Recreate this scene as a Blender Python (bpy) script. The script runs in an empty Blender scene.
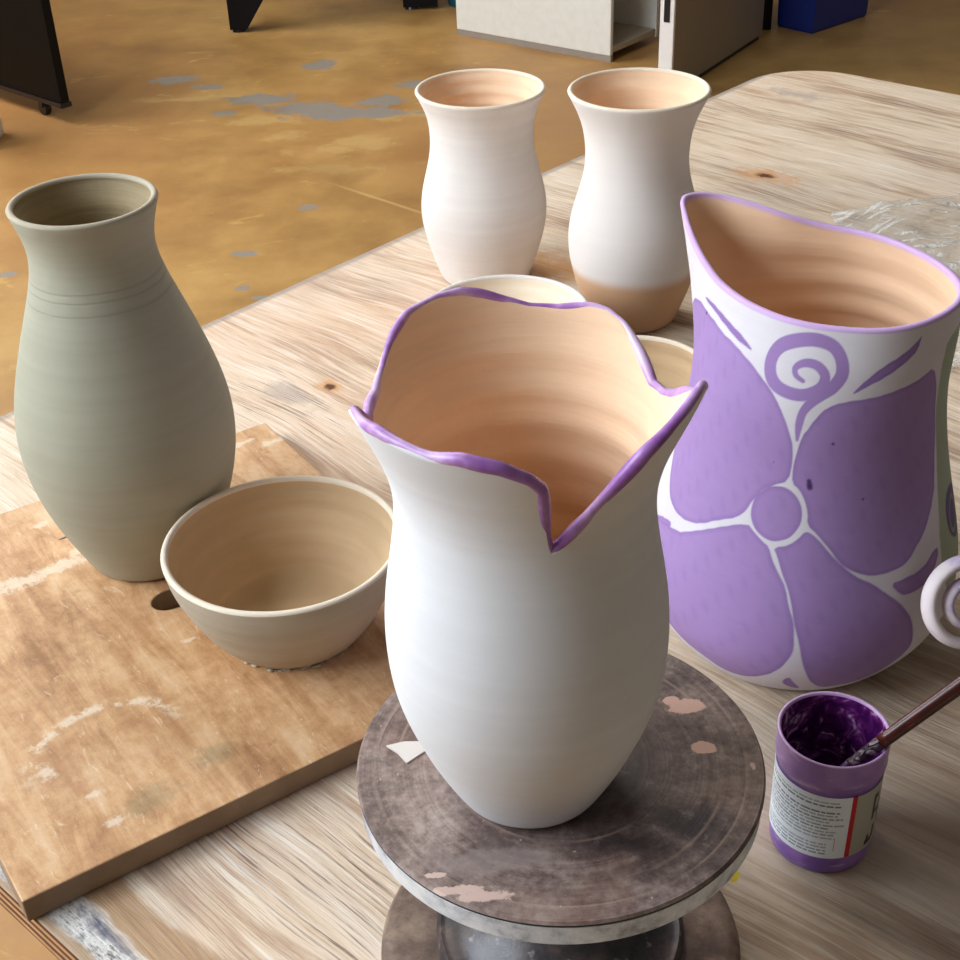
import bpy, bmesh, math, random
import numpy as np
from mathutils import Vector, Matrix
random.seed(7); rng = np.random.default_rng(5)
SC = bpy.context.scene
COL = SC.collection
T = 0.74                      # height of the table top above the floor
PI = math.pi

# ------------------------------------------------------------------ camera
cd = bpy.data.cameras.new('camera'); cam = bpy.data.objects.new('camera', cd); COL.objects.link(cam)
F, PITCH, ROLL = 1370.0, math.radians(32.9), math.radians(2.2)
cd.sensor_width = 36; cd.lens = 36 * F / 960; cd.clip_start = .02; cd.clip_end = 60
c, s = math.cos(PITCH), math.sin(PITCH); cr, sr = math.cos(ROLL), math.sin(ROLL)
Rv = Vector((1, 0, 0)); Uv = Vector((0, s, c)); Fw = Vector((0, c, -s))
R2 = Rv * cr - Uv * sr; U2 = Uv * cr + Rv * sr
m = Matrix((R2, U2, -Fw)).transposed().to_4x4(); m.translation = Vector((0, 0, T + .63))
cam.matrix_world = m
SC.camera = cam

# ------------------------------------------------------------------ light
w = bpy.data.worlds.new('room_light'); SC.world = w; w.use_nodes = True
bg = w.node_tree.nodes['Background']; bg.inputs[0].default_value = (1.0, .93, .82, 1); bg.inputs[1].default_value = .12
def area(name, loc, target, sx, sy, power, col):
    l = bpy.data.lights.new(name, 'AREA'); l.shape = 'RECTANGLE'; l.size = sx; l.size_y = sy; l.energy = power; l.color = col
    o = bpy.data.objects.new(name, l); COL.objects.link(o); o.location = loc
    o.rotation_euler = (Vector(target) - Vector(loc)).to_track_quat('-Z', 'Y').to_euler(); return o
area('window_light', (-2.42, .45, 2.35), (0, .70, .80), 2.4, 1.4, 134, (.82, .91, 1.0))
area('added_background_light', (-2.42, 4.3, 2.35), (.2, 4.6, .2), 2.2, 1.4, 95, (1.0, .97, .92))  # unseen light added to brighten the floor and cabinets at the back
area('added_overhead_light', (-.4, 3.0, 3.2), (0, .8, .7), 1.2, .6, 26, (1.0, .96, .9))  # unseen light added overhead, fills pot interiors and throws shadows forward
SC.view_settings.view_transform = 'Standard'; SC.view_settings.look = 'None'
SC.view_settings.exposure = 0.17; SC.view_settings.gamma = 1; SC.view_settings.use_curve_mapping = False

# ------------------------------------------------------------------ helpers
def lin(r, g, b):
    f = lambda v: (v / 255) / 12.92 if v <= 10 else ((v / 255 + .055) / 1.055) ** 2.4
    return (f(r), f(g), f(b), 1)
def tag(o, label=None, cat=None, group=None, kind=None):
    if label: o['label'] = label
    if cat: o['category'] = cat
    if group: o['group'] = group
    if kind: o['kind'] = kind
    return o
def empty(name, loc, rz=0):
    o = bpy.data.objects.new(name, None); COL.objects.link(o); o.location = loc; o.rotation_euler = (0, 0, rz)
    o.empty_display_size = .02; return o
def link(name, me, mats, parent=None, loc=None, rz=0, smooth=True):
    for mm in (mats if isinstance(mats, (list, tuple)) else [mats]): me.materials.append(mm)
    if smooth: me.polygons.foreach_set('use_smooth', np.ones(len(me.polygons), bool))
    o = bpy.data.objects.new(name, me); COL.objects.link(o)
    if parent: o.parent = parent
    if loc is not None: o.location = loc; o.rotation_euler = (0, 0, rz)
    return o
def from_bm(name, bm, mats, parent=None, loc=None, rz=0, smooth=False):
    bmesh.ops.recalc_face_normals(bm, faces=bm.faces)
    me = bpy.data.meshes.new(name); bm.to_mesh(me); bm.free()
    return link(name, me, mats, parent, loc, rz, smooth)
def box(bm, x0, x1, y0, y1, z0, z1, bev=0):
    r = bmesh.ops.create_cube(bm, size=1, matrix=Matrix.Translation(((x0+x1)/2, (y0+y1)/2, (z0+z1)/2)) @ Matrix.Diagonal((x1-x0, y1-y0, z1-z0, 1)))
    if bev:
        es = list({e for v in r['verts'] for e in v.link_edges})
        bmesh.ops.bevel(bm, geom=es, offset=bev, segments=2, affect='EDGES', profile=.6)
def rings(V, closed=True, cap0=True, cap1=True, rowmat=None, name='m'):
    """V: (M,N,3) rings of points -> mesh; caps are fans to the ring centre"""
    M, N = V.shape[:2]; vs = V.reshape(-1, 3)
    i = np.arange(M-1)[:, None]*N; j = np.arange(N if closed else N-1)[None, :]; k = (j+1) % N
    f = np.stack([i+j, i+k, i+N+k, i+N+j], -1).reshape(-1, 4)
    tri = []
    extra = []
    if cap0: extra.append(V[0].mean(0)); cI = M*N; tri += [(cI, (a+1) % N, a) for a in range(N)]
    if cap1: extra.append(V[-1].mean(0)); cI = M*N+len(extra)-1; b = (M-1)*N; tri += [(cI, b+a, b+(a+1) % N) for a in range(N)]
    if extra: vs = np.concatenate([vs, np.array(extra)])
    me = bpy.data.meshes.new(name)
    me.vertices.add(len(vs)); me.vertices.foreach_set('co', vs.astype(np.float32).ravel())
    tri = np.array(tri, int).reshape(-1, 3)
    li = np.concatenate([f.ravel(), tri.ravel()]); me.loops.add(len(li)); me.loops.foreach_set('vertex_index', li.astype(np.int32))
    nf = len(f)+len(tri); me.polygons.add(nf)
    st = np.concatenate([np.arange(len(f))*4, len(f)*4+np.arange(len(tri))*3]); me.polygons.foreach_set('loop_start', st.astype(np.int32))
    if rowmat is not None:
        mi = np.repeat(np.array(rowmat), N if closed else N-1)
        mi = np.concatenate([mi, np.full(N if cap0 else 0, rowmat[0]), np.full(N if cap1 else 0, rowmat[-1])])
        me.polygons.foreach_set('material_index', mi.astype(np.int32))
    me.update(calc_edges=True); me.validate(); return me
def spl(hs, rs, z):
    hs = np.asarray(hs, float); rs = np.asarray(rs, float); N = len(hs); h = np.diff(hs); A = np.eye(N); B = np.zeros(N)
    for i in range(1, N-1):
        A[i, i-1] = h[i-1]; A[i, i] = 2*(h[i-1]+h[i]); A[i, i+1] = h[i]; B[i] = 6*((rs[i+1]-rs[i])/h[i]-(rs[i]-rs[i-1])/h[i-1])
    M = np.linalg.solve(A, B); z = np.clip(z, hs[0], hs[-1]); k = np.clip(np.searchsorted(hs, z)-1, 0, N-2)
    a = hs[k+1]-z; b = z-hs[k]
    return (M[k]*a**3+M[k+1]*b**3)/(6*h[k])+(rs[k]/h[k]-M[k]*h[k]/6)*a+(rs[k+1]/h[k]-M[k+1]*h[k]/6)*b
def crspline(P, n=12, closed=False):
    P = [np.array(p, float) for p in P]; out = []
    m = len(P)
    for i in range(m-1 if not closed else m):
        g = lambda k: P[k % m] if closed else P[min(max(k, 0), m-1)]
        p0, p1, p2, p3 = g(i-1), g(i), g(i+1), g(i+2)
        for t in np.arange(n)/n:
            out.append(.5*((2*p1)+(-p0+p2)*t+(2*p0-5*p1+4*p2-p3)*t*t+(-p0+3*p1-3*p2+p3)*t**3))
    if not closed: out.append(P[-1])
    return np.array(out)
def tube(P, rad, W=None, aspect=1, nseg=12, closed=False):
    """tube along P; rad scalar or per point; W fixed wide direction, aspect = wide/thin"""
    P = np.asarray(P, float); n = len(P); rad = np.broadcast_to(np.asarray(rad, float), (n,))
    tg = np.gradient(P, axis=0) if not closed else (np.roll(P, -1, 0)-np.roll(P, 1, 0))
    tg /= np.linalg.norm(tg, axis=1)[:, None]+1e-12
    V = []; prev = np.array(W if W is not None else [0, 0, 1.]); 
    for i in range(n):
        ref = np.array(W) if W is not None else prev
        a = ref-tg[i]*(ref@tg[i])
        if np.linalg.norm(a) < 1e-3: a = np.cross(tg[i], [1, 0, 0])
        a /= np.linalg.norm(a); b = np.cross(tg[i], a); prev = a
        th = np.linspace(0, 2*PI, nseg, endpoint=False)
        V.append(P[i]+rad[i]*(np.cos(th)[:, None]*a*aspect+np.sin(th)[:, None]*b))
    V = np.array(V)
    if closed: V = np.concatenate([V, V[:1]])
    return rings(V, cap0=not closed, cap1=not closed)

# ------------------------------------------------------------------ node material helper
class G:
    def __init__(s, name):
        s.m = bpy.data.materials.new(name); s.m.use_nodes = True; s.t = s.m.node_tree; s.b = s.t.nodes['Principled BSDF']; s.L = s.t.links.new
        s._c = None
    def n(s, ty, **k):
        q = s.t.nodes.new(ty)
        for a, b in k.items(): setattr(q, a, b)
        return q
    def put(s, sock, v):
        if hasattr(v, 'is_output') or isinstance(v, bpy.types.NodeSocket): s.L(v, sock)
        else: sock.default_value = v
    def co(s):
        if not s._c: s._c = s.n('ShaderNodeTexCoord').outputs['Object']
        return s._c
    def math(s, op, a, b=0, c=0, clamp=False):
        q = s.n('ShaderNodeMath', operation=op, use_clamp=clamp); s.put(q.inputs[0], a); s.put(q.inputs[1], b); s.put(q.inputs[2], c); return q.outputs[0]
    def vm(s, op, a, b=(0, 0, 0)):
        q = s.n('ShaderNodeVectorMath', operation=op); s.put(q.inputs[0], a); s.put(q.inputs[1], b); return q.outputs['Value' if op in ('LENGTH', 'DISTANCE', 'DOT_PRODUCT') else 'Vector']
    def noise(s, scale=1, vec=None, mul=None, det=4, rough=.55, dist=0, off=(0, 0, 0)):
        v = vec or s.co()
        if mul: v = s.vm('MULTIPLY', v, mul)
        if any(off): v = s.vm('ADD', v, off)
        q = s.n('ShaderNodeTexNoise'); s.put(q.inputs['Vector'], v); q.inputs['Scale'].default_value = scale
        q.inputs['Detail'].default_value = det; q.inputs['Roughness'].default_value = rough; q.inputs['Distortion'].default_value = dist
        return q.outputs['Fac']
    def ramp(s, f, a, b):
        q = s.n('ShaderNodeMapRange', interpolation_type='SMOOTHSTEP'); s.put(q.inputs[0], f); q.inputs[1].default_value = a; q.inputs[2].default_value = b
        return q.outputs[0]
    def cramp(s, f, stops):
        q = s.n('ShaderNodeValToRGB'); s.put(q.inputs[0], f); e = q.color_ramp.elements
        while len(e) < len(stops): e.new(.5)
        for k, (p, cc) in enumerate(stops): e[k].position = p; e[k].color = cc
        return q.outputs[0]
    def mix(s, f, a, b, mode='MIX'):
        q = s.n('ShaderNodeMix', data_type='RGBA', blend_type=mode); s.put(q.inputs[0], f); s.put(q.inputs[6], a); s.put(q.inputs[7], b); return q.outputs[2]
    def bump(s, h, dist=.001, strength=1):
        q = s.n('ShaderNodeBump'); q.inputs['Distance'].default_value = dist; q.inputs['Strength'].default_value = strength; s.put(q.inputs['Height'], h); s.L(q.outputs[0], s.b.inputs['Normal'])
    def spots(s, L, edge=(.8, 1.1), na=.35, ns=60, soft=None):
        """mask = 1 inside noisy ellipses (x,y,rx,ry) on the object's own surface"""
        nz = s.math('MULTIPLY', s.math('SUBTRACT', s.noise(ns, det=6, rough=.72), .5), na*5); out = None
        flat = s.vm('MULTIPLY', s.co(), (1, 1, 0))
        for (x, y, rx, ry) in L:
            d = s.vm('LENGTH', s.vm('MULTIPLY', s.vm('SUBTRACT', flat, (x, y, 0)), (1/rx, 1/ry, 0)))
            out = d if out is None else s.math('MINIMUM', out, d)
        return s.ramp(s.math('ADD', out, nz), edge[1], edge[0])
    def done(s, col=None, rough=.6, spec=.5, metal=0, coat=0):
        if col is not None: s.put(s.b.inputs['Base Color'], col)
        s.put(s.b.inputs['Roughness'], rough); s.b.inputs['Specular IOR Level'].default_value = spec; s.put(s.b.inputs['Metallic'], metal)
        s.b.inputs['Coat Weight'].default_value = coat
        return s.m
def simple(name, col, rough=.6, spec=.5, metal=0, var=.12, ns=12, bump=0):
    g = G(name); f = g.noise(ns, det=5); d = tuple(v*(1-var) for v in col[:3])+(1,); l = tuple(min(1, v*(1+var)) for v in col[:3])+(1,)
    if bump: g.bump(g.noise(ns*6, det=4), bump)
    return g.done(g.mix(f, d, l), rough, spec, metal)

def clay(name, col, var=.06, rings_amp=.0004, rough=.85, col2=None, ringscale=1.0):
    g = G(name); a = g.noise(1, mul=(6, 6, 160*ringscale), det=4, rough=.6); b = g.noise(9, det=4)
    f = g.math('ADD', g.math('MULTIPLY', a, .5), g.math('MULTIPLY', b, .5))
    d = tuple(v*(1-var*2) for v in (col2 or col)[:3])+(1,); l = tuple(min(1, v*(1+var)) for v in col[:3])+(1,)
    sp = g.ramp(g.noise(420, det=2), .70, .78)
    cc = g.mix(g.math('MULTIPLY', sp, .12), g.mix(g.ramp(f, .35, .65), d, l), (.25, .2, .15, 1))
    g.bump(g.math('ADD', a, g.math('MULTIPLY', g.noise(300, det=2), .12)), rings_amp)
    return g.done(cc, rough, .25)

M = {}
M['slip'] = clay('white_slip', lin(226, 226, 228), var=.018, rings_amp=.00012)
M['bisque'] = clay('white_bisque', lin(228, 220, 214), var=.025, rings_amp=.00018)
M['inside'] = clay('warm_clay_inside', lin(246, 209, 174), var=.05, rings_amp=.0010, ringscale=.6)
M['green_clay'] = clay('damp_grey_green_clay', lin(164, 165, 146), var=.06)
M['green_in'] = clay('damp_clay_inside', lin(158, 140, 108), var=.07, rings_amp=.001)
M['bowl_clay'] = clay('grey_bowl_clay', lin(186, 174, 154), var=.06, rings_amp=.0008, ringscale=.5)
M['bowl_in'] = clay('tan_bowl_inside', lin(206, 176, 138), var=.05, rings_amp=.001, ringscale=.5)
M['lip'] = clay('pale_clay_lip', lin(238, 222, 200), var=.03)

# ---- table wood (grain along local x)
def table_wood():
    g = G('bleached_plywood')
    wv = g.vm('ADD', g.co(), g.vm('MULTIPLY', g.vm('SUBTRACT', g.n('ShaderNodeTexNoise').outputs['Color'], (.5, .5, .5)), (0, 0, 0)))
    low = g.noise(1, mul=(1.6, 5, 1), det=3, dist=.3)
    wob = g.math('MULTIPLY', g.noise(1, mul=(2.2, 4, 1), det=2, off=(3, 1, 0)), .09)
    sep = g.n('ShaderNodeSeparateXYZ'); g.L(g.co(), sep.inputs[0]); X, Y = sep.outputs[0], sep.outputs[1]
    cmb = g.n('ShaderNodeCombineXYZ'); g.put(cmb.inputs[0], X); g.put(cmb.inputs[1], g.math('ADD', Y, wob))
    v = cmb.outputs[0]
    grain = g.noise(1, vec=v, mul=(9, 95, 1), det=6, rough=.66)
    fine = g.noise(1, vec=v, mul=(13, 480, 1), det=4, rough=.6)
    broad = g.noise(1, vec=v, mul=(3, 15, 1), det=4)
    f = g.math('ADD', g.math('MULTIPLY', grain, .5), g.math('MULTIPLY', broad, .5))
    col = g.cramp(f, [(.34, lin(150, 122, 100)), (.43, lin(190, 160, 134)), (.50, lin(220, 198, 172)), (.58, lin(228, 208, 186)), (.70, lin(236, 224, 210))])
    col = g.mix(g.math('MULTIPLY', g.ramp(g.noise(2.4, det=3, off=(1, 8, 0)), .45, .7), .4), col, lin(226, 180, 148))
    # worn darker and greyer towards some zones (stains of their own)
    grey = g.ramp(g.noise(3.2, det=4, off=(7, 2, 0)), .50, .66)
    col = g.mix(g.math('MULTIPLY', grey, .35), col, lin(164, 150, 140))
    fn = g.ramp(fine, .53, .66)
    area_f = g.math('ADD', .25, g.math('MULTIPLY', g.spots([(-.455, .33, .11, .05), (-.90, .70, .10, .05), (-.86, .60, .06, .03), (-.30, .25, .12, .03)], edge=(.3, 1.2), na=.5, ns=14), .55))
    col = g.mix(g.math('MULTIPLY', fn, area_f), col, lin(96, 70, 58))
    col = g.mix(g.math('MULTIPLY', g.ramp(g.noise(1, vec=v, mul=(9, 300, 1), det=3, off=(1, 9, 0)), .50, .68), .35), col, lin(252, 248, 240))
    # light falloff painted into the wood: greyer, darker zone around the paint pot
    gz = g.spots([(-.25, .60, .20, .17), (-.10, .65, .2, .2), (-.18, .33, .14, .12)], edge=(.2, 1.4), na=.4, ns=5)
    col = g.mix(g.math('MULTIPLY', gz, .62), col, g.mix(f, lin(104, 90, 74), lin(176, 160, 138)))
    # knots
    kn = g.spots([(-.883, .746, .020, .013), (-.853, 1.469, .05, .03), (-.882, 1.09, .075, .045)], edge=(.2, 1.2), na=.5, ns=40)
    col = g.mix(g.math('MULTIPLY', kn, .75), col, lin(206, 146, 84))
    kd = g.spots([(-.883, .746, .007, .006), (-.853, 1.469, .014, .008)], edge=(.4, 1.2), na=.4, ns=90)
    col = g.mix(kd, col, lin(92, 50, 24))
    dk = g.spots([(-.987, 1.78, .05, .02), (-.60, 1.62, .03, .008), (-.902, .71, .04, .018)], edge=(.3, 1.2), na=.6, ns=30)
    col = g.mix(g.math('MULTIPLY', dk, .4), col, lin(128, 116, 118))
    yl = g.spots([(-.266, .490, .0030, .0048)], edge=(.7, 1.1), na=.4, ns=200); col = g.mix(yl, col, lin(190, 170, 20))
    # paint and bare strips along the front edge (low y)
    nzy = g.math('ADD', Y, g.math('MULTIPLY', g.math('SUBTRACT', g.noise(1, mul=(14, 40, 1), det=4), .5), .022))
    s1 = g.math('MULTIPLY', g.ramp(nzy, .232, .236), g.ramp(nzy, .262, .254)); col = g.mix(g.math('MULTIPLY', s1, .8), col, g.mix(grain, lin(120, 74, 50), lin(196, 160, 112)))
    s0 = g.ramp(nzy, .236, .228); col = g.mix(s0, col, g.cramp(g.noise(1, mul=(30, 90, 1), det=5, rough=.7), [(.36, lin(104, 104, 116)), (.46, lin(156, 150, 150)), (.56, lin(222, 218, 212)), (.64, lin(120, 112, 108))]))
    e0 = g.ramp(nzy, .212, .208); col = g.mix(e0, col, lin(176, 150, 122))
    el = g.ramp(X, -1.072, -1.080); col = g.mix(g.math('MULTIPLY', el, .7), col, lin(150, 138, 132))
    g.bump(g.math('ADD', grain, g.math('MULTIPLY', fine, .6)), .0012)
    return g.done(col, .62, .35)
def ply_edge():
    g = G('plywood_layered_edge'); sep = g.n('ShaderNodeSeparateXYZ'); g.L(g.co(), sep.inputs[0])
    z = g.math('ADD', sep.outputs[2], g.math('MULTIPLY', g.noise(8, det=2), .002))
    st = g.math('SINE', g.math('MULTIPLY', z, 2*PI/.0072))
    col = g.mix(g.ramp(st, -.3, .3), lin(106, 66, 44), lin(196, 154, 112)); col = g.mix(g.math('MULTIPLY', g.ramp(g.noise(60, det=4), .5, .7), .4), col, lin(90, 60, 44))
    return g.done(col, .8, .2)
def board_wood():
    g = G('worn_plywood_board')
    sep = g.n('ShaderNodeSeparateXYZ'); g.L(g.co(), sep.inputs[0])
    a = g.noise(1, mul=(46, 7, 1), det=7, rough=.7, dist=.6); b = g.noise(9, det=6, rough=.65)
    f = g.math('ADD', g.math('MULTIPLY', a, .60), g.math('MULTIPLY', g.noise(40, det=8, rough=.8), .40))
    col = g.cramp(f, [(.36, lin(152, 106, 68)), (.46, lin(188, 142, 98)), (.53, lin(206, 162, 118)), (.64, lin(220, 186, 148))])
    pk = g.ramp(g.noise(4, det=3, off=(4, 4, 0)), .5, .7); col = g.mix(g.math('MULTIPLY', pk, .35), col, lin(196, 140, 112))
    # stained ring and smears
    fl = g.vm('MULTIPLY', g.co(), (1, 1, 0)); d = g.vm('LENGTH', g.vm('MULTIPLY', g.vm('SUBTRACT', fl, (.148, .672, 0)), (1, 1.15, 0)))
    d = g.math('ADD', d, g.math('MULTIPLY', g.math('SUBTRACT', b, .5), .02))
    ring = g.math('MULTIPLY', g.ramp(d, .044, .050), g.ramp(d, .060, .053)); 
    ringn = g.math('MULTIPLY', ring, g.ramp(g.noise(90, det=5, rough=.7), .44, .60))
    up = g.ramp(sep.outputs[1], .655, .70)
    col = g.mix(g.math('MULTIPLY', g.math('MULTIPLY', ringn, up), .6), col, lin(240, 228, 205))
    col = g.mix(g.math('MULTIPLY', g.math('MULTIPLY', g.ramp(d, .06, .03), g.ramp(b, .45, .6)), .35), col, lin(150, 98, 62))
    wh = g.spots([(.193, .886, .030, .007), (.160, .884, .022, .010), (.226, .897, .022, .006), (.108, .678, .006, .010), (.128, .613, .007, .004), (.199, .95, .008, .005), (.414, .951, .02, .005), (.126, .642, .006, .003), (.30, .935, .02, .004), (.235, .745, .006, .003), (.380, .965, .018, .004)], edge=(.4, 1.2), na=.7, ns=130)
    col = g.mix(g.math('MULTIPLY', wh, .6), col, lin(232, 216, 194))
    gr = g.spots([(.155, .618, .02, .012), (.20, .63, .02, .01)], edge=(.3, 1.2), na=.6, ns=50); col = g.mix(g.math('MULTIPLY', gr, .35), col, lin(120, 120, 92))
    sc = g.ramp(g.noise(1, mul=(90, 22, 1), det=7, rough=.78, dist=2.2, off=(2, 5, 0)), .57, .66)
    col = g.mix(g.math('MULTIPLY', sc, .45), col, lin(238, 220, 190))
    dk = g.ramp(g.noise(70, det=5, rough=.7, off=(9, 0, 0)), .60, .72); col = g.mix(g.math('MULTIPLY', dk, .35), col, lin(120, 80, 54))
    tp = g.spots([(.212, .921, .009, .0015), (.231, .921, .006, .0015)], edge=(.8, 1.1), na=.1); col = g.mix(tp, col, lin(70, 58, 48))
    g.bump(g.noise(1, mul=(60, 14, 1), det=6), .0007)
    return g.done(col, .5, .4)
M['table'] = table_wood(); M['ply'] = ply_edge(); M['board'] = board_wood()
M['board_edge'] = simple('dark_board_edge', lin(156, 132, 108), .8, .2, var=.35, ns=40)

def floor_mat():
    g = G('ochre_painted_concrete')
    a = g.noise(.9, det=5, rough=.6); b = g.noise(5, det=6, rough=.65); 
    f = g.math('ADD', g.math('MULTIPLY', a, .6), g.math('MULTIPLY', b, .4))
    col = g.cramp(f, [(.34, lin(142, 104, 60)), (.46, lin(170, 130, 74)), (.56, lin(188, 148, 88)), (.68, lin(200, 162, 102))])
    br = g.ramp(g.noise(1, mul=(.8, .5, 1), det=2, off=(2, 3.4, 0)), .42, .62); col = g.mix(g.math('MULTIPLY', br, .45), col, lin(164, 110, 64))
    sc = g.ramp(g.noise(1, mul=(5, 11, 1), det=6, rough=.7, dist=1), .60, .70); col = g.mix(g.math('MULTIPLY', sc, .45), col, lin(214, 180, 110))
    pl = g.spots([(-.41, 3.95, .12, .05), (-.57, 4.08, .10, .05), (-.90, 4.5, .22, .03), (-.35, 3.78, .2, .05), (-.62, 4.25, .14, .05), (-.3, 4.0, .10, .08), (-.15, 4.25, .2, .05)], edge=(.3, 1.1), na=.9, ns=7)
    col = g.mix(g.math('MULTIPLY', pl, .4), col, lin(206, 176, 116))
    gy = g.spots([(-.36, 4.28, .20, .065), (-.52, 4.36, .12, .07), (-.27, 4.40, .10, .06), (-.68, 4.46, .12, .07), (-1.0, 4.72, .09, .05), (-.87, 4.62, .06, .03), (-.50, 4.83, .07, .06), (-.16, 4.56, .09, .05), (-.43, 3.50, .04, .025), (-.57, 3.20, .035, .02), (-.55, 3.0, .02, .02), (-1.15, 3.13, .03, .02), (-.78, 4.33, .05, .03), (-.5, 2.94, .02, .012)], edge=(.7, 1.05), na=.6, ns=13)
    col = g.mix(gy, col, lin(146, 138, 128))
    # long thin seam
    sep = g.n('ShaderNodeSeparateXYZ'); g.L(g.co(), sep.inputs[0])
    ln = g.math('ABSOLUTE', g.math('ADD', g.math('SUBTRACT', sep.outputs[1], 3.45), g.math('MULTIPLY', g.math('ADD', sep.outputs[0], .15), .95)))
    lm = g.math('MULTIPLY', g.ramp(ln, .012, .004), g.ramp(sep.outputs[0], -.45, -.25)); col = g.mix(g.math('MULTIPLY', lm, .5), col, lin(214, 180, 120))
    dk = g.ramp(g.noise(2.2, det=4, off=(5, 5, 0)), .58, .72); col = g.mix(g.math('MULTIPLY', dk, .3), col, lin(112, 78, 44))
    g.bump(b, .004)
    return g.done(col, g.math('ADD', .34, g.math('MULTIPLY', b, .3)), .45)

# ------------------------------------------------------------------ the setting
bm = bmesh.new(); box(bm, -6, 6, -3, 9, -.1, 0)
tag(from_bm('floor', bm, floor_mat()), kind='structure')
wallm = simple('cream_wall_paint', lin(216, 206, 188), .8, .2, var=.03, ns=3)
bm = bmesh.new(); box(bm, -6, 6, 8.0, 8.12, 0, 3.4); tag(from_bm('wall_back', bm, wallm), kind='structure')
bm = bmesh.new()
WIN = [(-.80, 1.70), (3.2, 5.4)]; ys = [-3, *[v for p in WIN for v in p], 8.0]
for a_, b_ in zip(ys[0::2], ys[1::2]): box(bm, -2.72, -2.60, a_, b_, 0, 3.4)
for a_, b_ in WIN: box(bm, -2.72, -2.60, a_, b_, 0, 1.55); box(bm, -2.72, -2.60, a_, b_, 3.15, 3.4)
tag(from_bm('wall_left', bm, wallm), kind='structure')
for k_, (a_, b_) in enumerate(WIN):
    bm = bmesh.new(); wfm = simple('white_window_frame', lin(232, 232, 230), .5)
    for y_ in (a_, (a_+b_)/2-.025, b_-.05): box(bm, -2.69, -2.63, y_, y_+.05, 1.55, 3.15, .003)
    for z_ in (1.55, 3.10): box(bm, -2.685, -2.635, a_+.05, b_-.05, z_, z_+.05, .003)
    f_ = tag(from_bm('window_%d' % (k_+1), bm, wfm), kind='structure')
    bm = bmesh.new(); box(bm, -2.664, -2.658, a_+.03, b_-.03, 1.58, 3.12); gg = G('window_glass'); gg.b.inputs['Transmission Weight'].default_value = 1
    from_bm('pane', bm, gg.done((1, 1, 1, 1), .02, .5), f_)

# ------------------------------------------------------------------ work table (local x = across, local y = along its long left edge)
TA = math.atan2(-.681, .733)
tb = tag(empty('work_table', (0, 0, 0), TA), 'long plywood work table with bleached worn grain and rounded far corner, under all the pots', 'table')
def outline(x0, x1, y0, y1, r, n=10):
    P = []
    for (cx, cy, a0, rr) in ((x1-r, y1-r, 0, r), (x0+.11, y1-.11, 90, .11), (x0+.008, y0+.008, 180, .008), (x1-r, y0+r, 270, r)):
        for k in range(n+1):
            a = math.radians(a0+90*k/n); P.append((cx+rr*math.cos(a), cy+rr*math.sin(a)))
    return P
bm = bmesh.new(); P = outline(-1.085, .16, .207, 1.912, .05)
vt = [bm.verts.new((x, y, T)) for x, y in P]; vb = [bm.verts.new((x, y, T-.024)) for x, y in P]
ft = bm.faces.new(vt); fb = bm.faces.new(vb[::-1]); ft.material_index = 0
for i in range(len(P)):
    q = bm.faces.new((vt[i], vb[i], vb[(i+1) % len(P)], vt[(i+1) % len(P)])); q.material_index = 1
o = from_bm('tabletop', bm, [M['table'], M['ply']], tb)
bv = o.modifiers.new('b', 'BEVEL'); bv.width = .0015; bv.segments = 2; bv.limit_method = 'ANGLE'
lw = simple('table_leg_paint', lin(120, 96, 70), .6)
bm = bmesh.new(); box(bm, -.86, .04, .52, 1.74, T-.094, T-.024); from_bm('apron', bm, lw, tb)
for x in (-.85, -.03):
    for y in (.53, 1.67):
        bm = bmesh.new(); box(bm, x, x+.06, y, y+.06, 0, T-.094, .003); from_bm('leg', bm, lw, tb)

# ------------------------------------------------------------------ ware board with its hole
BA = math.atan2(.546, .838); BT = .018
def make_board():
    x0, x1, y0, y1 = .0625, .417, .5865, .986
    N = 48; hx, hy, hr = .2455, .797, .0120
    out = []
    for k in range(N):                       # square ring matched to the hole ring
        a = 2*PI*k/N; dx, dy = math.cos(a), math.sin(a)
        t = min([((x1-hx)/dx if dx > 1e-9 else ((x0-hx)/dx if dx < -1e-9 else 9)), ((y1-hy)/dy if dy > 1e-9 else ((y0-hy)/dy if dy < -1e-9 else 9))])
        out.append((hx+dx*t, hy+dy*t))
    for cx, cy in ((x0, y0), (x1, y0), (x1, y1), (x0, y1)):
        k = min(range(N), key=lambda i: (out[i][0]-cx)**2+(out[i][1]-cy)**2); out[k] = (cx, cy)
    bm = bmesh.new(); R = {}
    for key, z in (('t', T+BT), ('b', T+.0006)):
        R['o'+key] = [bm.verts.new((x, y, z)) for x, y in out]
        R['h'+key] = [bm.verts.new((hx+1.25*hr*math.cos(2*PI*k/N), hy+hr*math.sin(2*PI*k/N), z)) for k in range(N)]
    for k in range(N):
        j = (k+1) % N
        bm.faces.new((R['ot'][k], R['ot'][j], R['ht'][j], R['ht'][k])).material_index = 0
        bm.faces.new((R['ob'][j], R['ob'][k], R['hb'][k], R['hb'][j])).material_index = 1
        bm.faces.new((R['ob'][k], R['ob'][j], R['ot'][j], R['ot'][k])).material_index = 1
        bm.faces.new((R['hb'][j], R['hb'][k], R['ht'][k], R['ht'][j])).material_index = 1
    o = from_bm('ware_board', bm, [M['board'], M['board_edge']], None, (0, 0, 0), BA)
    bv = o.modifiers.new('b', 'BEVEL'); bv.width = .0012; bv.segments = 2; bv.limit_method = 'ANGLE'
    return tag(o, 'scuffed orange-brown plywood board with a round hole, under the grey-green vase and bowl', 'board')
make_board()

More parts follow.
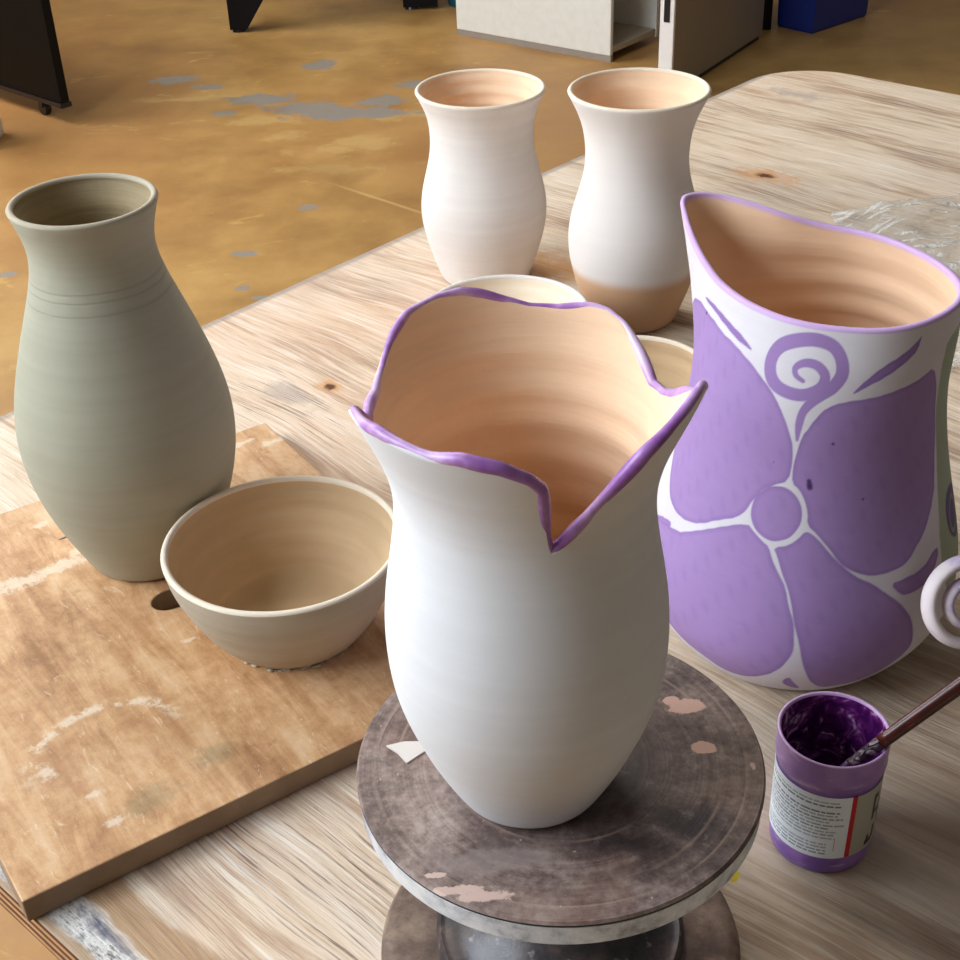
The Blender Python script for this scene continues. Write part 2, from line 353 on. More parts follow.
# ------------------------------------------------------------------ thrown pots
def lathe(rad, Ht, wall=.0045, foot=.006, nz=90, N=160, name='pot', ridge=.0006, rfreq=420, lipr=None, mats=3, seed=0, floor_t=.007, wob=.0):
    zs = np.linspace(0, Ht, len(rad)); z = np.linspace(0, Ht-wall*.5, nz); r = spl(zs, rad, z)
    r = r-.0025*np.exp(-z/.0012)                       # rounded foot edge
    prof = [(a, b) for a, b in zip(r, z)]; rm = [0]*nz
    lr = wall*.62; rc, zc = r[-1]-wall*.5, z[-1]
    for k in range(1, 9):
        a = PI*k/9; prof.append((rc+lr*math.cos(a)*.9, zc+lr*math.sin(a))); rm.append(2)
    zi = np.linspace(Ht-wall*.5, floor_t+.004, nz); ri = spl(zs, rad, zi)-wall
    rg = ridge*np.sin(zi*rfreq+seed+1.5*np.sin(zi*60+seed))*np.clip((Ht-zi)/.012, 0, 1)
    prof += [(a, b) for a, b in zip(ri+rg, zi)]; rm += [1]*nz
    rf = ri[-1]
    for k in range(1, 8): prof.append((rf*(1-k/8.)*.98+.0003, floor_t+.004*(1-k/8.)**3)); rm.append(1)
    prof = np.array(prof); th = np.linspace(0, 2*PI, N, endpoint=False)
    wr = 1+wob*np.sin(2*th+seed)
    V = np.stack([prof[:, 0][:, None]*np.cos(th)*wr, prof[:, 0][:, None]*np.sin(th)*wr, np.repeat(prof[:, 1][:, None], N, 1)], -1)
    return rings(V, rowmat=rm[:-1], name=name)
def pot(name, rad, Ht, loc, mats, label, cat, group=None, **k):
    me = lathe(rad, Ht, name=name, **k)
    return tag(link(name, me, mats, None, (loc[0], loc[1], T+loc[2])), label, cat, group)
lv = [.0455, .0594, .0704, .0765, .0762, .0695, .0595, .0485, .0424, .0500]
gv = G('damp_grey_green_clay_with_bands'); ga = gv.noise(1, mul=(5, 5, 170), det=4); gb = gv.noise(7, det=3)
sep = gv.n('ShaderNodeSeparateXYZ'); gv.L(gv.co(), sep.inputs[0])
ln = None
for zz in (.2290, .2345, .2205):
    d = gv.math('ABSOLUTE', gv.math('SUBTRACT', sep.outputs[2], zz)); ln = d if ln is None else gv.math('MINIMUM', ln, d)
lm = gv.ramp(ln, .0011, .0003)
cc = gv.mix(gv.math('ADD', gv.math('MULTIPLY', ga, .5), gv.math('MULTIPLY', gb, .5)), lin(154, 151, 131), lin(184, 181, 162)); cc = gv.mix(gv.math('MULTIPLY', lm, .16), cc, lin(96, 96, 80))
gv.bump(gv.math('SUBTRACT', ga, gv.math('MULTIPLY', lm, .5)), .00022); M['green_bands'] = gv.done(cc, .7, .3)
pot('tall_vase', lv, .2841, (-.2558, .8672, BT), [M['green_bands'], M['green_in'], M['bowl_clay']], 'tall grey-green bottle vase with narrow neck, standing on the plywood board at left', 'vase', ridge=.0008, rfreq=300)
pot('bowl', [.0475, .0595, .0678, .0748, .0797, .0824], .0750, (-.1362, .7645, BT), [M['bowl_clay'], M['bowl_in'], M['lip']], 'unglazed beige-grey bowl standing on the plywood board beside the tall grey-green vase', 'bowl', wall=.0048, ridge=.0005, rfreq=500, N=200)
# scraps of clay left around the bowl's foot
bo = bpy.data.objects['bowl']
cb = bmesh.new()
for k in range(26):
    a = math.radians(-150+random.uniform(0, 130)); r = .0468+random.uniform(-.0005, .0030); sz = random.uniform(.0008, .0022)
    bmesh.ops.create_icosphere(cb, subdivisions=1, radius=1, matrix=Matrix.Translation((r*math.cos(a), r*math.sin(a), sz*.35)) @ Matrix.Rotation(a, 4, 'Z') @ Matrix.Diagonal((sz, sz*random.uniform(1, 2.4), sz*.6, 1)))
from_bm('clay_burr', cb, M['bowl_clay'], bo, smooth=True)
def tan_foot_mat():
    g = G('white_with_tan_foot'); sp_ = g.n('ShaderNodeSeparateXYZ'); g.L(g.co(), sp_.inputs[0])
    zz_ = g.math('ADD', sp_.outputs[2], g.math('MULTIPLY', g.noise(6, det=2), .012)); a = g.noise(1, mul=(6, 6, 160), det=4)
    cc_ = g.mix(g.ramp(zz_, .060, .074), lin(208, 168, 132), lin(228, 220, 214)); g.bump(a, .00018)  # white above, blending softly to tan towards the foot
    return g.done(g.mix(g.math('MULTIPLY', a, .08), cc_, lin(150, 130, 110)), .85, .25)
pot('small_vase', [.0482, .0558, .0625, .0666, .066, .061, .0556,   .0541, .0577, .0680], .2060, (.0155, 1.3933, 0), [M['bisque'], M['inside'], M['lip']], 'shorter of the two white waisted vases at the back, standing on the left', 'vase', 'white waisted vases at the back', ridge=.0011, rfreq=430, seed=1)
pot('small_vase', [.0421, .0526, .0608, .0655, .0644, .0577, .051, .0502, .0557, .0680], .2362, (.163, 1.2729, 0), [tan_foot_mat(), M['inside'], M['lip']], 'larger white waisted vase at the back, next to the purple pitcher spout', 'vase', 'white waisted vases at the back', ridge=.0008, rfreq=380, seed=2)
wb = [.040, .055, .065, .072, .0765, .078]
pot('bowl', wb, .072, (.030, 1.152, 0), [M['bisque'], M['lip'], M['bisque']], 'white bowl mostly hidden behind the cut-rim vase, in front of the two waisted vases', 'bowl', 'white bowls behind the cut-rim vase', wall=.005)
pot('bowl', [.036, .047, .054, .060, .063, .0648], .060, (.140, 1.050, 0), [M['bisque'], M['bowl_in'], M['lip']], 'white bowl with tan inside peeping out between the cut-rim vase and the purple pitcher', 'bowl', 'white bowls behind the cut-rim vase', wall=.005)

# ------------------------------------------------------------------ banding wheel
WX, WY, WZ = .0335, .4865, .152
def wheel_top_mat():
    g = G('worn_brown_wheel_face')
    fl = g.vm('MULTIPLY', g.co(), (1, 1, 0)); d = g.vm('LENGTH', fl)
    dn = g.math('ADD', d, g.math('MULTIPLY', g.noise(20, det=2), .0015))
    circ = g.noise(1, vec=(lambda q: q)(g.vm('MULTIPLY', g.co(), (0, 0, 0))), det=1)
    cm = g.n('ShaderNodeCombineXYZ'); g.put(cm.inputs[0], g.math('MULTIPLY', dn, 260)); cn = g.noise(1, vec=cm.outputs[0], det=4, rough=.7)
    b = g.noise(26, det=7, rough=.68); b2 = g.noise(70, det=5, rough=.7, off=(4, 1, 0))
    f = g.math('ADD', g.math('MULTIPLY', b, .7), g.math('MULTIPLY', cn, .3))
    f = g.math('ADD', f, g.math('MULTIPLY', g.math('SUBTRACT', g.noise(190, det=4, rough=.8, off=(1, 1, 1)), .5), .35)); col = g.cramp(f, [(.36, lin(70, 56, 54)), (.46, lin(106, 88, 82)), (.54, lin(138, 118, 110)), (.66, lin(172, 156, 146))])
    rust = g.ramp(g.noise(14, det=5, off=(8, 3, 0)), .48, .66); col = g.mix(g.math('MULTIPLY', rust, .35), col, lin(126, 86, 70))
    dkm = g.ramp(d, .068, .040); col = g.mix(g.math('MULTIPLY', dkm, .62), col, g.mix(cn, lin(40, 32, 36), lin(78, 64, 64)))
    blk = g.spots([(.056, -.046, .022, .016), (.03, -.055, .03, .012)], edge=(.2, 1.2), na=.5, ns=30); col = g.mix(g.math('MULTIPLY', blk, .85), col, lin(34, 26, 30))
    for rr, ww in ((.0795, .0005), (.0535, .0004), (.090, .0003)):
        ring = g.ramp(g.math('ABSOLUTE', g.math('SUBTRACT', d, rr)), ww*2.2, ww*.7)
        ring = g.math('MULTIPLY', ring, g.ramp(g.noise(22, det=3, off=(rr*100, 0, 0)), .42, .58)); col = g.mix(g.math('MULTIPLY', ring, .32), col, lin(190, 160, 140))
    gp = g.ramp(b2, .58, .70); col = g.mix(g.math('MULTIPLY', gp, .35), col, lin(168, 156, 148))
    lg = g.spots([(-.043, -.064, .022, .008), (-.02, -.062, .018, .006)], edge=(.4, 1.2), na=.8, ns=40); col = g.mix(g.math('MULTIPLY', lg, .5), col, lin(150, 136, 130))
    pk = g.spots([(.0665, .0335, .010, .0062), (.060, .038, .005, .004), (.0712, .0034, .0062, .0045)], edge=(.85, 1.0), na=.3, ns=110); col = g.mix(pk, col, lin(218, 178, 160))
    sm = g.spots([(-.051, -.0785, .018, .0026), (-.038, -.082, .012, .0038), (.0926, -.0105, .0015, .0026), (-.060, -.070, .006, .0016)], edge=(.75, 1.05), na=.55, ns=160); col = g.mix(g.math('MULTIPLY', sm, .85), col, lin(216, 186, 172))
    sk = g.ramp(g.noise(240, det=2, off=(3, 3, 0)), .74, .78); col = g.mix(g.math('MULTIPLY', sk, .6), col, lin(210, 190, 170))
    g.bump(g.math('ADD', g.math('MULTIPLY', cn, .7), b), .0004)
    return g.done(col, g.math('ADD', .42, g.math('MULTIPLY', b, .25)), .4)
def prof_mesh(prof, N=160, rowmat=None):
    prof = np.array(prof, float); th = np.linspace(0, 2*PI, N, endpoint=False)
    V = np.stack([prof[:, 0][:, None]*np.cos(th), prof[:, 0][:, None]*np.sin(th), np.repeat(prof[:, 1][:, None], N, 1)], -1)
    return rings(V, rowmat=rowmat)
def flat_shaded(o, ang=35):
    es = o.modifiers.new('split', 'EDGE_SPLIT'); es.split_angle = math.radians(ang); return o
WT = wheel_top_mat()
gm = G('scratched_aluminium_rim'); nn = gm.noise(40, det=6, rough=.7)
M['alu'] = gm.done(gm.cramp(nn, [(.38, lin(150, 152, 158)), (.5, lin(206, 210, 216)), (.62, lin(232, 232, 232))]), .5, .5, .15)
M['black_edge'] = simple('black_edge', lin(22, 20, 24), .6)
gm = G('dirty_dark_cast_iron'); nn = gm.noise(30, det=7, rough=.7); n2 = gm.noise(110, det=4)
cc = gm.cramp(nn, [(.36, lin(30, 28, 32)), (.5, lin(58, 52, 54)), (.62, lin(92, 76, 68)), (.72, lin(122, 104, 92))]); gm.bump(nn, .0008)
M['iron'] = gm.done(gm.mix(gm.math('MULTIPLY', gm.ramp(n2, .62, .72), .5), cc, lin(160, 148, 138)), .42, .6, .15)
gm = G('rusty_brown_base'); nn = gm.noise(24, det=7, rough=.7)
M['rusty'] = gm.done(gm.cramp(nn, [(.36, lin(66, 52, 46)), (.5, lin(104, 84, 72)), (.62, lin(140, 118, 102)), (.72, lin(166, 148, 132))]), .6, .4)
wh = tag(empty('banding_wheel', (WX, WY, T)), 'round brown and grey metal banding wheel on a dark iron base, carrying the cut-rim vase', 'pottery wheel')
flat_shaded(link('wheel_head', prof_mesh([(.03, .1365), (.0962, .1365), (.0982, .1375), (.0986, .1485), (.0980, .1490), (.03, .1490)]), M['alu'], wh))
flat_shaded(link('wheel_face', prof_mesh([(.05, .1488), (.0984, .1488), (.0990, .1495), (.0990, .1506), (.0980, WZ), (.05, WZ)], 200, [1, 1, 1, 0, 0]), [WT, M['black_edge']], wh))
flat_shaded(link('base_plate', prof_mesh([(.090, 0), (.0955, .002), (.0965, .006), (.0965, .017), (.0935, .0215), (.088, .0225), (.066, .0235), (.02, .0235)]), M['rusty'], wh), 50)
flat_shaded(link('hub', prof_mesh([(.0655, .0230), (.0660, .0300), (.0635, .0335), (.060, .0325), (.052, .036), (.040, .046), (.029, .058), (.0235, .075), (.021, .100), (.021, .128), (.030, .1364)], 120), M['iron'], wh), 60)
fl = bmesh.new()                           # thin dried flake of clay on the wheel face
for k, (x, y) in enumerate([(-.0850, .0125), (-.076, .015), (-.066, .0145), (-.0655, .008), (-.0695, .0045), (-.0745, .0000), (-.079, .007)]): fl.verts.new((x, y, 0))
fl.faces.new(fl.verts); r = bmesh.ops.extrude_face_region(fl, geom=fl.faces[:]); bmesh.ops.translate(fl, verts=[v for v in r['geom'] if isinstance(v, bmesh.types.BMVert)], vec=(0, 0, .0009))
tag(from_bm('clay_flake', fl, simple('dry_white_clay', lin(214, 204, 196), .9), None, (WX, WY, T+WZ)), 'thin white flake of dried clay lying on the wheel left of the cut-rim vase foot', 'clay scrap')

# ------------------------------------------------------------------ the cut-rim vase
VX, VY, VZ = .0183, .4747, .1521
VR = [.0342, .0448, .0534, .0598, .0624, .0621, .0593, .0558, .055, .0602, .069, .0767]
CUT = [(-180, .2027), (-175, .2035), (-170, .208), (-165.5, .2150), (-161.2, .2190), (-152.7, .2183), (-141.5, .2215), (-131.1, .2207), (-120.6, .2196), (-110.8, .2217), (-99.4, .2190), (-90.9, .2131), (-86.8, .2072), (-85.7, .1957), (-84.2, .1810), (-82.4, .1713), (-80.5, .1720), (-77, .1745), (-67.8, .1852), (-58.6, .1991), (-50.6, .2125), (-40.1, .2212), (-29, .2300), (-22, .2260), (-15.7, .2183), (-2.8, .2104), (7.8, .2025), (14.9, .1993), (24.5, .1988), (32.4, .2037), (40, .2090), (47.4, .2146), (54.8, .2179), (61.4, .2184), (74.2, .2157), (85, .216), (95.6, .2193), (102.5, .2222), (109.4, .2243), (118.7, .2242), (131.6, .2220), (140.9, .2163), (151.3, .2086), (163.1, .2033), (177.1, .2029), (180, .2027)]
ct = np.array(CUT)
def zcut(th):
    return np.interp(th, ct[:, 0], ct[:, 1])
def vrad(z): return spl(np.linspace(0, .235, 12), VR, z)
def make_cut_vase():
    wall = .0042; N = 1080; th = np.linspace(-180, 180, N, endpoint=False); t = np.radians(th); zc = zcut(th)
    k = np.ones(5)/5; zc = np.convolve(np.concatenate([zc[-2:], zc, zc[:2]]), k, 'valid')
    rows = []; rm = []
    for v in np.linspace(0, 1, 120)**.9:
        z = v*zc; r = vrad(z)-.0022*np.exp(-z/.0012); rows.append((r, z)); rm.append(0)
    for a in np.linspace(0, PI, 6)[1:-1]:
        rows.append((vrad(zc)-wall/2+wall/2*math.cos(a), zc+.0014*math.sin(a))); rm.append(1)
    for v in np.linspace(1, .045, 150):
        z = v*zc; r = vrad(z)-wall*(1+.5*(1-v))
        az = z*(1+0*t); r = r+.0007*np.sin(az*330+1.2*np.sin(az*70)+.35*np.sin(t))*np.clip((zc-z)/.02, 0, 1); rows.append((r, z)); rm.append(1)
    z0 = .045*zc.min(); rl = rows[-1][0]
    for q in np.linspace(1, .02, 10)[1:]: rows.append((rl*q, rows[-1][1]*0+z0+(rows[-1][1]-z0)*.6)); rm.append(1)
    V = np.stack([np.stack([r*np.cos(t), r*np.sin(t), z], -1) for r, z in rows])
    o = link('cut_rim_vase', rings(V, rowmat=rm[:-1], name='cut_rim_vase'), [M['slip'], M['inside']], None, (VX, VY, T+VZ))
    tag(o, 'tall white vase with petal-cut rim edged in purple, standing on the banding wheel', 'vase')
    # painted rim: dense polyline along the cut
    pts = []
    for (a0, z0_), (a1, z1_) in zip(CUT[:-1], CUT[1:]):
        n = max(3, int(math.hypot((a1-a0)*.00105, z1_-z0_)/.0012))
        for q in range(n): pts.append((a0+(a1-a0)*q/n, z0_+(z1_-z0_)*q/n))
    pts = np.array(pts)
    for _ in range(1): pts[1:-1] = (pts[:-2]+2*pts[1:-1]+pts[2:])/4
    a = np.radians(pts[:, 0]); r = vrad(pts[:, 1])-wall*.5; P = np.stack([r*np.cos(a), r*np.sin(a), pts[:, 1]+.0004], -1)
    n = len(P); wv = .00215+.00035*np.sin(np.arange(n)*.21)+.0003*np.sin(np.arange(n)*.083+1)-.0003*np.sin(a); tipd = np.minimum(abs(pts[:, 0]+29), abs(pts[:, 0]+161)); wv = wv*(.78+.22*np.clip(tipd/7, 0, 1))
    g = G('purple_rim_glaze'); q1 = g.noise(34, det=4); q2 = g.noise(1, mul=(8, 8, 8), off=(1.3, .4, 0), det=1)
    ff = g.math('ADD', g.math('MULTIPLY', q1, .5), g.math('MULTIPLY', q2, .5))
    cc = g.cramp(ff, [(.38, lin(130, 70, 150)), (.44, lin(166, 114, 182)), (.50, lin(204, 166, 214)), (.58, lin(226, 200, 230))])
    g.bump(q1, .0008); rm_ = g.done(cc, .38, .5)
    link('painted_rim', tube(P, wv, nseg=12, closed=True), rm_, o)
make_cut_vase()

# ------------------------------------------------------------------ the pitcher
PX, PY = .2217, .7789
PR = [.0857, .1101, .1138, .1066, .0974, .09, .0863, .0879]
RIM = np.array([(-162.2, .0687), (-138.9, .0687), (-116.4, .0728), (-96.5, .0754), (-84.4, .0792), (-72.1, .0814), (-58.6, .0812), (-44.9, .0812), (-35.0, .0820), (-19.6, .0810), (-6.3, .0778), (12.9, .0735), (32.6, .0728), (48.5, .0748), (61.7, .0759), (76.6, .0762), (91.2, .0788), (104, .0850), (112.5, .1010), (116.6, .1120), (121.9, .1195), (127.0, .1225), (129.0, .1230), (131.0, .1215), (135.0, .1158), (142.4, .1042), (154.1, .0905), (172.8, .0767)])
_ta = np.arange(-180, 180, .5)
_tb = np.interp(_ta, np.concatenate([RIM[:, 0]-360, RIM[:, 0], RIM[:, 0]+360]), np.tile(RIM[:, 1], 3))
def _gs(v, sg):
    k = np.exp(-.5*(np.arange(-60, 61)*.5/sg)**2); k /= k.sum(); return np.convolve(np.concatenate([v[-60:], v, v[:60]]), k, 'valid')
_q = np.clip((np.abs(_ta-129)-5)/22, 0, 1); _q = _q*_q*(3-2*_q)
_tc = _gs(_gs(_tb, 1.6)*(1-_q)+_gs(_tb, 6.5)*_q, 1.0)
def per(th): return np.interp((th+180) % 360-180, np.append(_ta, 180), np.append(_tc, _tc[0]))
def pzrim(th):
    d = (th-133+180) % 360-180; return .267+.019*np.exp(-(d/38.)**2)
_zz = np.linspace(0, .2401, 200); _rr = spl(np.linspace(0, .2401, 8), PR, _zz)
def prad(th, z):
    zr = pzrim(th); e = 1/np.sqrt(np.cos(np.radians(th-60))**2+(np.sin(np.radians(th-60))/.93)**2)
    d = (th-133+180) % 360-180; rb = np.interp(z, _zz, _rr)*e; h = .075+.035*np.exp(-(d/45.)**2)
    w_ = np.clip((z-(zr-h))/h, 0, 1); w_ = w_*w_*(3-2*w_)*.6+.4*w_*w_
    return (1-w_)*rb+w_*per(th)
PAINT = {
 'A':[(-170.3,0.2475),(-159.8,0.2441),(-146.7,0.2417),(-135.9,0.2358),(-128.9,0.2299),(-122.2,0.2214),(-117.9,0.2122),(-113.4,0.1974),(-112.6,0.1930),(-112.2,0.1825),(-112.6,0.1712),(-118.0,0.1668),(-121.6,0.1627),(-124.9,0.1546),(-127.2,0.1453),(-129.8,0.1398),(-137.8,0.1323),(-144.9,0.1237),(-151.8,0.1194),(-159.1,0.1180),(-166.1,0.1197),(-170.8,0.1247),(-176.0,0.1325),(-181.5,0.1469),(-190,0.1697),(-198,0.1955),(-205,0.2177),(-200,0.2362),(-190,0.2502)],
 'B':[(-172,0.1040),(-156.4,0.1053),(-143.9,0.1190),(-133.6,0.1299),(-125.3,0.1371),(-122.5,0.1334),(-118.7,0.1286),(-116.3,0.1263),(-114.3,0.1187),(-113.7,0.1169),(-111.4,0.1099),(-108.6,0.1023),(-106.8,0.0894),(-105.1,0.0802),(-104.3,0.0711),(-103.8,0.0614),(-105.0,0.0529),(-107.2,0.0436),(-111.3,0.0330),(-117.6,0.0231),(-123.2,0.0184),(-129.7,0.0179),(-134.5,0.0252),(-140.8,0.0290),(-148,0.0330),(-156,0.0425),(-166,0.0588),(-176,0.0800)],
 'C':[(-113.8,0.1266),(-108.7,0.1294),(-105.5,0.1352),(-103.7,0.1393),(-101.4,0.1376),(-98.3,0.1327),(-94.4,0.1250),(-89.9,0.1163),(-85.1,0.1096),(-78.6,0.1023),(-71.3,0.0910),(-65.7,0.0805),(-61.5,0.0678),(-59.2,0.0492),(-59.7,0.0400),(-65.9,0.0296),(-71.4,0.0170),(-82.3,0.0156),(-90.3,0.0144),(-95.1,0.0249),(-98.3,0.0393),(-100.2,0.0520),(-101.8,0.0657),(-103.7,0.0784),(-105.2,0.0898),(-107.3,0.1025),(-109.9,0.1123),(-112.4,0.1226)],
 'D':[(-103.2,0.1439),(-103.4,0.1523),(-104.9,0.1597),(-107.6,0.1665),(-110.5,0.1697),(-110.8,0.1782),(-110.3,0.1882),(-109.6,0.1950),(-108.3,0.2030),(-107.5,0.2039),(-104.3,0.2133),(-100.4,0.2201),(-94.6,0.2234),(-85.0,0.2250),(-76.4,0.2266),(-67.0,0.2289),(-58.1,0.2316),(-52.1,0.2347),(-46.4,0.2197),(-43.2,0.2023),(-41.1,0.1829),(-42.8,0.1494),(-45.5,0.1397),(-49.3,0.1308),(-53.4,0.1229),(-58.6,0.1169),(-62.6,0.1108),(-66.7,0.1086),(-72.5,0.1083),(-78.6,0.1088),(-85.1,0.1128),(-90.7,0.1203),(-94.6,0.1295),(-99.3,0.1385)],
 'E':[(-71.3,0.0996),(-67.0,0.0905),(-63.8,0.0877),(-58.7,0.0875),(-52.4,0.0881),(-44.7,0.0993),(-44.1,0.1058),(-47.8,0.1068),(-52.3,0.1021),(-58.3,0.0997),(-65.4,0.0997)],
 'G':[(-181.7,0.2562),(-171.8,0.2566),(-164.4,0.2547),(-153.5,0.2520),(-143.6,0.2487),(-136.8,0.2438),(-140.5,0.2440),(-147.3,0.2457),(-157.2,0.2488),(-168.4,0.2525),(-177.1,0.2542)],
 'H':[(-91.2,0.2299),(-85.9,0.2380),(-79.7,0.2454),(-71.5,0.2515),(-64.9,0.2575),(-62.1,0.2621),(-63.8,0.2519),(-68.9,0.2461),(-77.5,0.2388),(-85.6,0.2335),(-90.2,0.2292)],
 'I':[(-105.8,0.0292),(-103.6,0.0332),(-102.2,0.0257),(-98.8,0.0132),(-100.7,0.0126),(-103.6,0.0164),(-106.0,0.0218)],
 'J':[(-176,0.0986),(-161.4,0.1096),(-159.7,0.1054),(-174,0.0960)],
 'Cc':[(-105.7,0.1509),(-105.8,0.1450),(-106.9,0.1397),(-108.8,0.1352),(-111.4,0.1322),(-114.4,0.1307),(-117.4,0.1311),(-120.3,0.1331),(-122.7,0.1367),(-124.3,0.1416),(-124.9,0.1473),(-124.5,0.1533),(-122.9,0.1589),(-120.5,0.1633),(-117.4,0.1659),(-114.2,0.1665),(-111.0,0.1651),(-108.4,0.1616),(-106.5,0.1566)],
 'P':[(60, .04), (100, .03), (120, .08), (125, .15), (110, .19), (80, .20), (55, .17), (48, .10)],
 'Q':[(135, .10), (150, .06), (165, .09), (168, .15), (155, .20), (140, .21), (130, .16)],
}
GREEN = [(-46,0.2440),(-42,0.2006),(-39.2,0.1725),(-40,0.1469),(-41.0,0.1249),(-42.4,0.1123),(-42.2,0.1070),(-42.5,0.0841),(-36,0.0600),(-20,.045),(10,.05),(30,.09),(32,.17),(20,.235),(-10,.255),(-38,.252)]
GL = [(-34,0.1258),(-33.5,0.1103),(-29,0.0980),(-19.3,0.0898),(-15.2,0.1056),(-12.4,0.1177),(-18.0,0.1304),(-29,0.1346)]
SPOTS = [((-104.6, .1722), .0016), ((-104.0, .1680), .0020), ((-104.3, .170), .0020), ((-96.9, .1970), .0011), ((-82.9, .1592), .0009), ((-176, .2475), .0012), ((-119.0, .1810), .0005)]
SPIRAL = [(-111.0,0.1980),(-111.0,0.2077),(-110.0,0.2162),(-107.0,0.2230),(-103.3,0.2279),(-99.2,0.2332),(-96.1,0.2414),(-97.1,0.2507),(-100.9,0.2575),(-107.6,0.2600),(-115.4,0.2583),(-123.4,0.2528),(-126.9,0.2439),(-125.6,0.2337),(-120.3,0.2277),(-111.3,0.2265),(-104.4,0.2320),(-102.9,0.2395),(-106.3,0.2450),(-111.4,0.2458),(-115.4,0.2424),(-114.9,0.2378),(-111.6,0.2350)]
SW = [1.5, 4.0, 4.5, 5.5, 6.0, 6.9, 7.2, 6.9, 6.9, 7.2, 7.4, 7.6, 7.6, 7.4, 6.9, 6.6, 6.0, 5.5, 5.0, 4.4, 3.5, 3.0, 2.2]
KX = math.radians(1)*.088
def sdist(th, z, poly):
    """signed distance (positive inside) on the unrolled surface, metres"""
    p = np.array(poly, float); p[:, 0] *= KX
    q = np.stack([p*.75+np.roll(p, -1, 0)*.25, p*.25+np.roll(p, -1, 0)*.75], 1).reshape(-1, 2)
    x = th*KX; d = np.full(x.shape, 9.); ins = np.zeros(x.shape, bool)
    for a, b in zip(q, np.roll(q, -1, 0)):
        e = b-a; L = e@e+1e-12; t_ = np.clip(((x-a[0])*e[0]+(z-a[1])*e[1])/L, 0, 1)
        d = np.minimum(d, np.hypot(x-a[0]-t_*e[0], z-a[1]-t_*e[1]))
        if abs(e[1]) > 1e-12: ins ^= ((a[1] > z) != (b[1] > z)) & (x < (b[0]-a[0])*(z-a[1])/(b[1]-a[1])+a[0])
    return np.where(ins, d, -d)
def make_pitcher():
    wall = .0045; N = 960; th = np.linspace(-230, 130, N, endpoint=False); t = np.radians(th); zc = pzrim(th)
    rows = []; rm = []; cols = []
    WHITE = np.array(lin(224, 220, 222)[:3]); PUR = np.array(lin(166, 136, 188)[:3]); PUD = np.array(lin(120, 80, 160)[:3]); GRN = np.array(lin(150, 168, 132)[:3]); LIL = np.array(lin(214, 180, 226)[:3])
    vs = np.linspace(0, 1, 400); TH = np.repeat(th[None], 400, 0); Z = vs[:, None]*zc[None]
    for i in range(400):
        z = Z[i]; r = prad(th, z)-.004*np.exp(-z/.002); rows.append((r, z)); rm.append(0)
    C = np.tile(WHITE, (400, N, 1))
    nz = (np.sin(TH*.9+Z*300)+np.sin(TH*.37-Z*170+1))*.25
    def lay(mask, colr):
        nonlocal C
        C = C*(1-mask[..., None])+colr*mask[..., None]
    def sub(fn, poly, pad=.006):
        p = np.array(poly); ci = np.where((th >= p[:, 0].min()-6) & (th <= p[:, 0].max()+6))[0]; 
        sd = np.full(TH.shape, -1.)
        if len(ci): sl = slice(ci[0], ci[-1]+1); sd[:, sl] = fn(TH[:, sl], Z[:, sl], poly)
        return sd
    ss = lambda x, a, b: np.clip((x-a)/(b-a), 0, 1)
    sd = sub(sdist, GREEN); lay(ss(sd, -.0006, .0012)*.85, GRN)
    sd = sub(sdist, GL); lay(ss(sd, -.0004, .0006), np.array(lin(104, 90, 132)[:3]))
    x = TH*KX
    ring = np.abs(np.hypot((TH+24)*KX*1.0, (Z-.112)*.7)-.0085); lay(ss(ring, .0016, .0006)*.7*(sd > 0), GRN)
    for k, p in PAINT.items():
        sd = sub(sdist, p)+(.0007 if k in ('A', 'B', 'C', 'D') else 0); mk = ss(sd, -.0003+nz*.0004, .0004+nz*.0004)
        edge = ss(sd, .0035, .0004)*.30+ss(nz, .2, .5)*.12
        base = PUR[None, None]*(1-edge[..., None])+PUD*edge[..., None]
        if k in 'HG': base = base*.75+PUD*.25
        C = C*(1-mk[..., None])+base*mk[..., None]
    sp = crspline([(a*KX, b, ww*.00057) for (a, b), ww in zip(SPIRAL, SW)], 8)
    ci = np.where((th > -135) & (th < -88))[0]; sl = slice(ci[0], ci[-1]+1); best = np.full(TH[:, sl].shape, 9.)
    for a, b in zip(sp[:-1], sp[1:]):
        e = b[:2]-a[:2]; L = e@e+1e-12; t_ = np.clip(((x[:, sl]-a[0])*e[0]+(Z[:, sl]-a[1])*e[1])/L, 0, 1)
        best = np.minimum(best, np.hypot(x[:, sl]-a[0]-t_*e[0], Z[:, sl]-a[1]-t_*e[1])-(a[2]+t_*(b[2]-a[2])))
    mk = ss(best, .0004, -.0003); C[:, sl] = C[:, sl]*(1-mk[..., None])+(PUR*.85+PUD*.15)*mk[..., None]
    for (a, b), r in SPOTS:
        mk = ss(np.hypot((TH-a)*KX, Z-b), r*1.2, r*.5); lay(mk*.9, np.array(lin(70, 34, 96)[:3]))
    dd = zc[None]-Z
    lay(ss(dd, .0012, .0006), LIL)
    cols.append(C)
    for a in np.linspace(0, PI, 7)[1:-1]:
        rows.append((prad(th, zc)-wall/2+wall/2*math.cos(a), zc+.0016*math.sin(a))); rm.append(0); cols.append(np.tile(LIL, (1, N, 1)))
    INS = np.array(lin(242, 206, 172)[:3])
    for v in np.linspace(1, .03, 170):
        z = v*zc; r = prad(th, z)-wall*(1+.3*(1-v)); r = r+.0008*np.sin(z*260+1.3*np.sin(z*60)+.5*np.sin(t))*np.clip((zc-z)/.03, 0, 1)
        rows.append((r, z)); rm.append(1)
        m_ = float(np.clip((v-.992)/.004, 0, 1)); cols.append(np.tile(INS*(1-m_)+LIL*m_, (1, N, 1)))
    rl, zl = rows[-1]
    for q in np.linspace(1, .02, 8)[1:]: rows.append((rl*q, zl*0+.008)); rm.append(1); cols.append(np.tile(INS, (1, N, 1)))
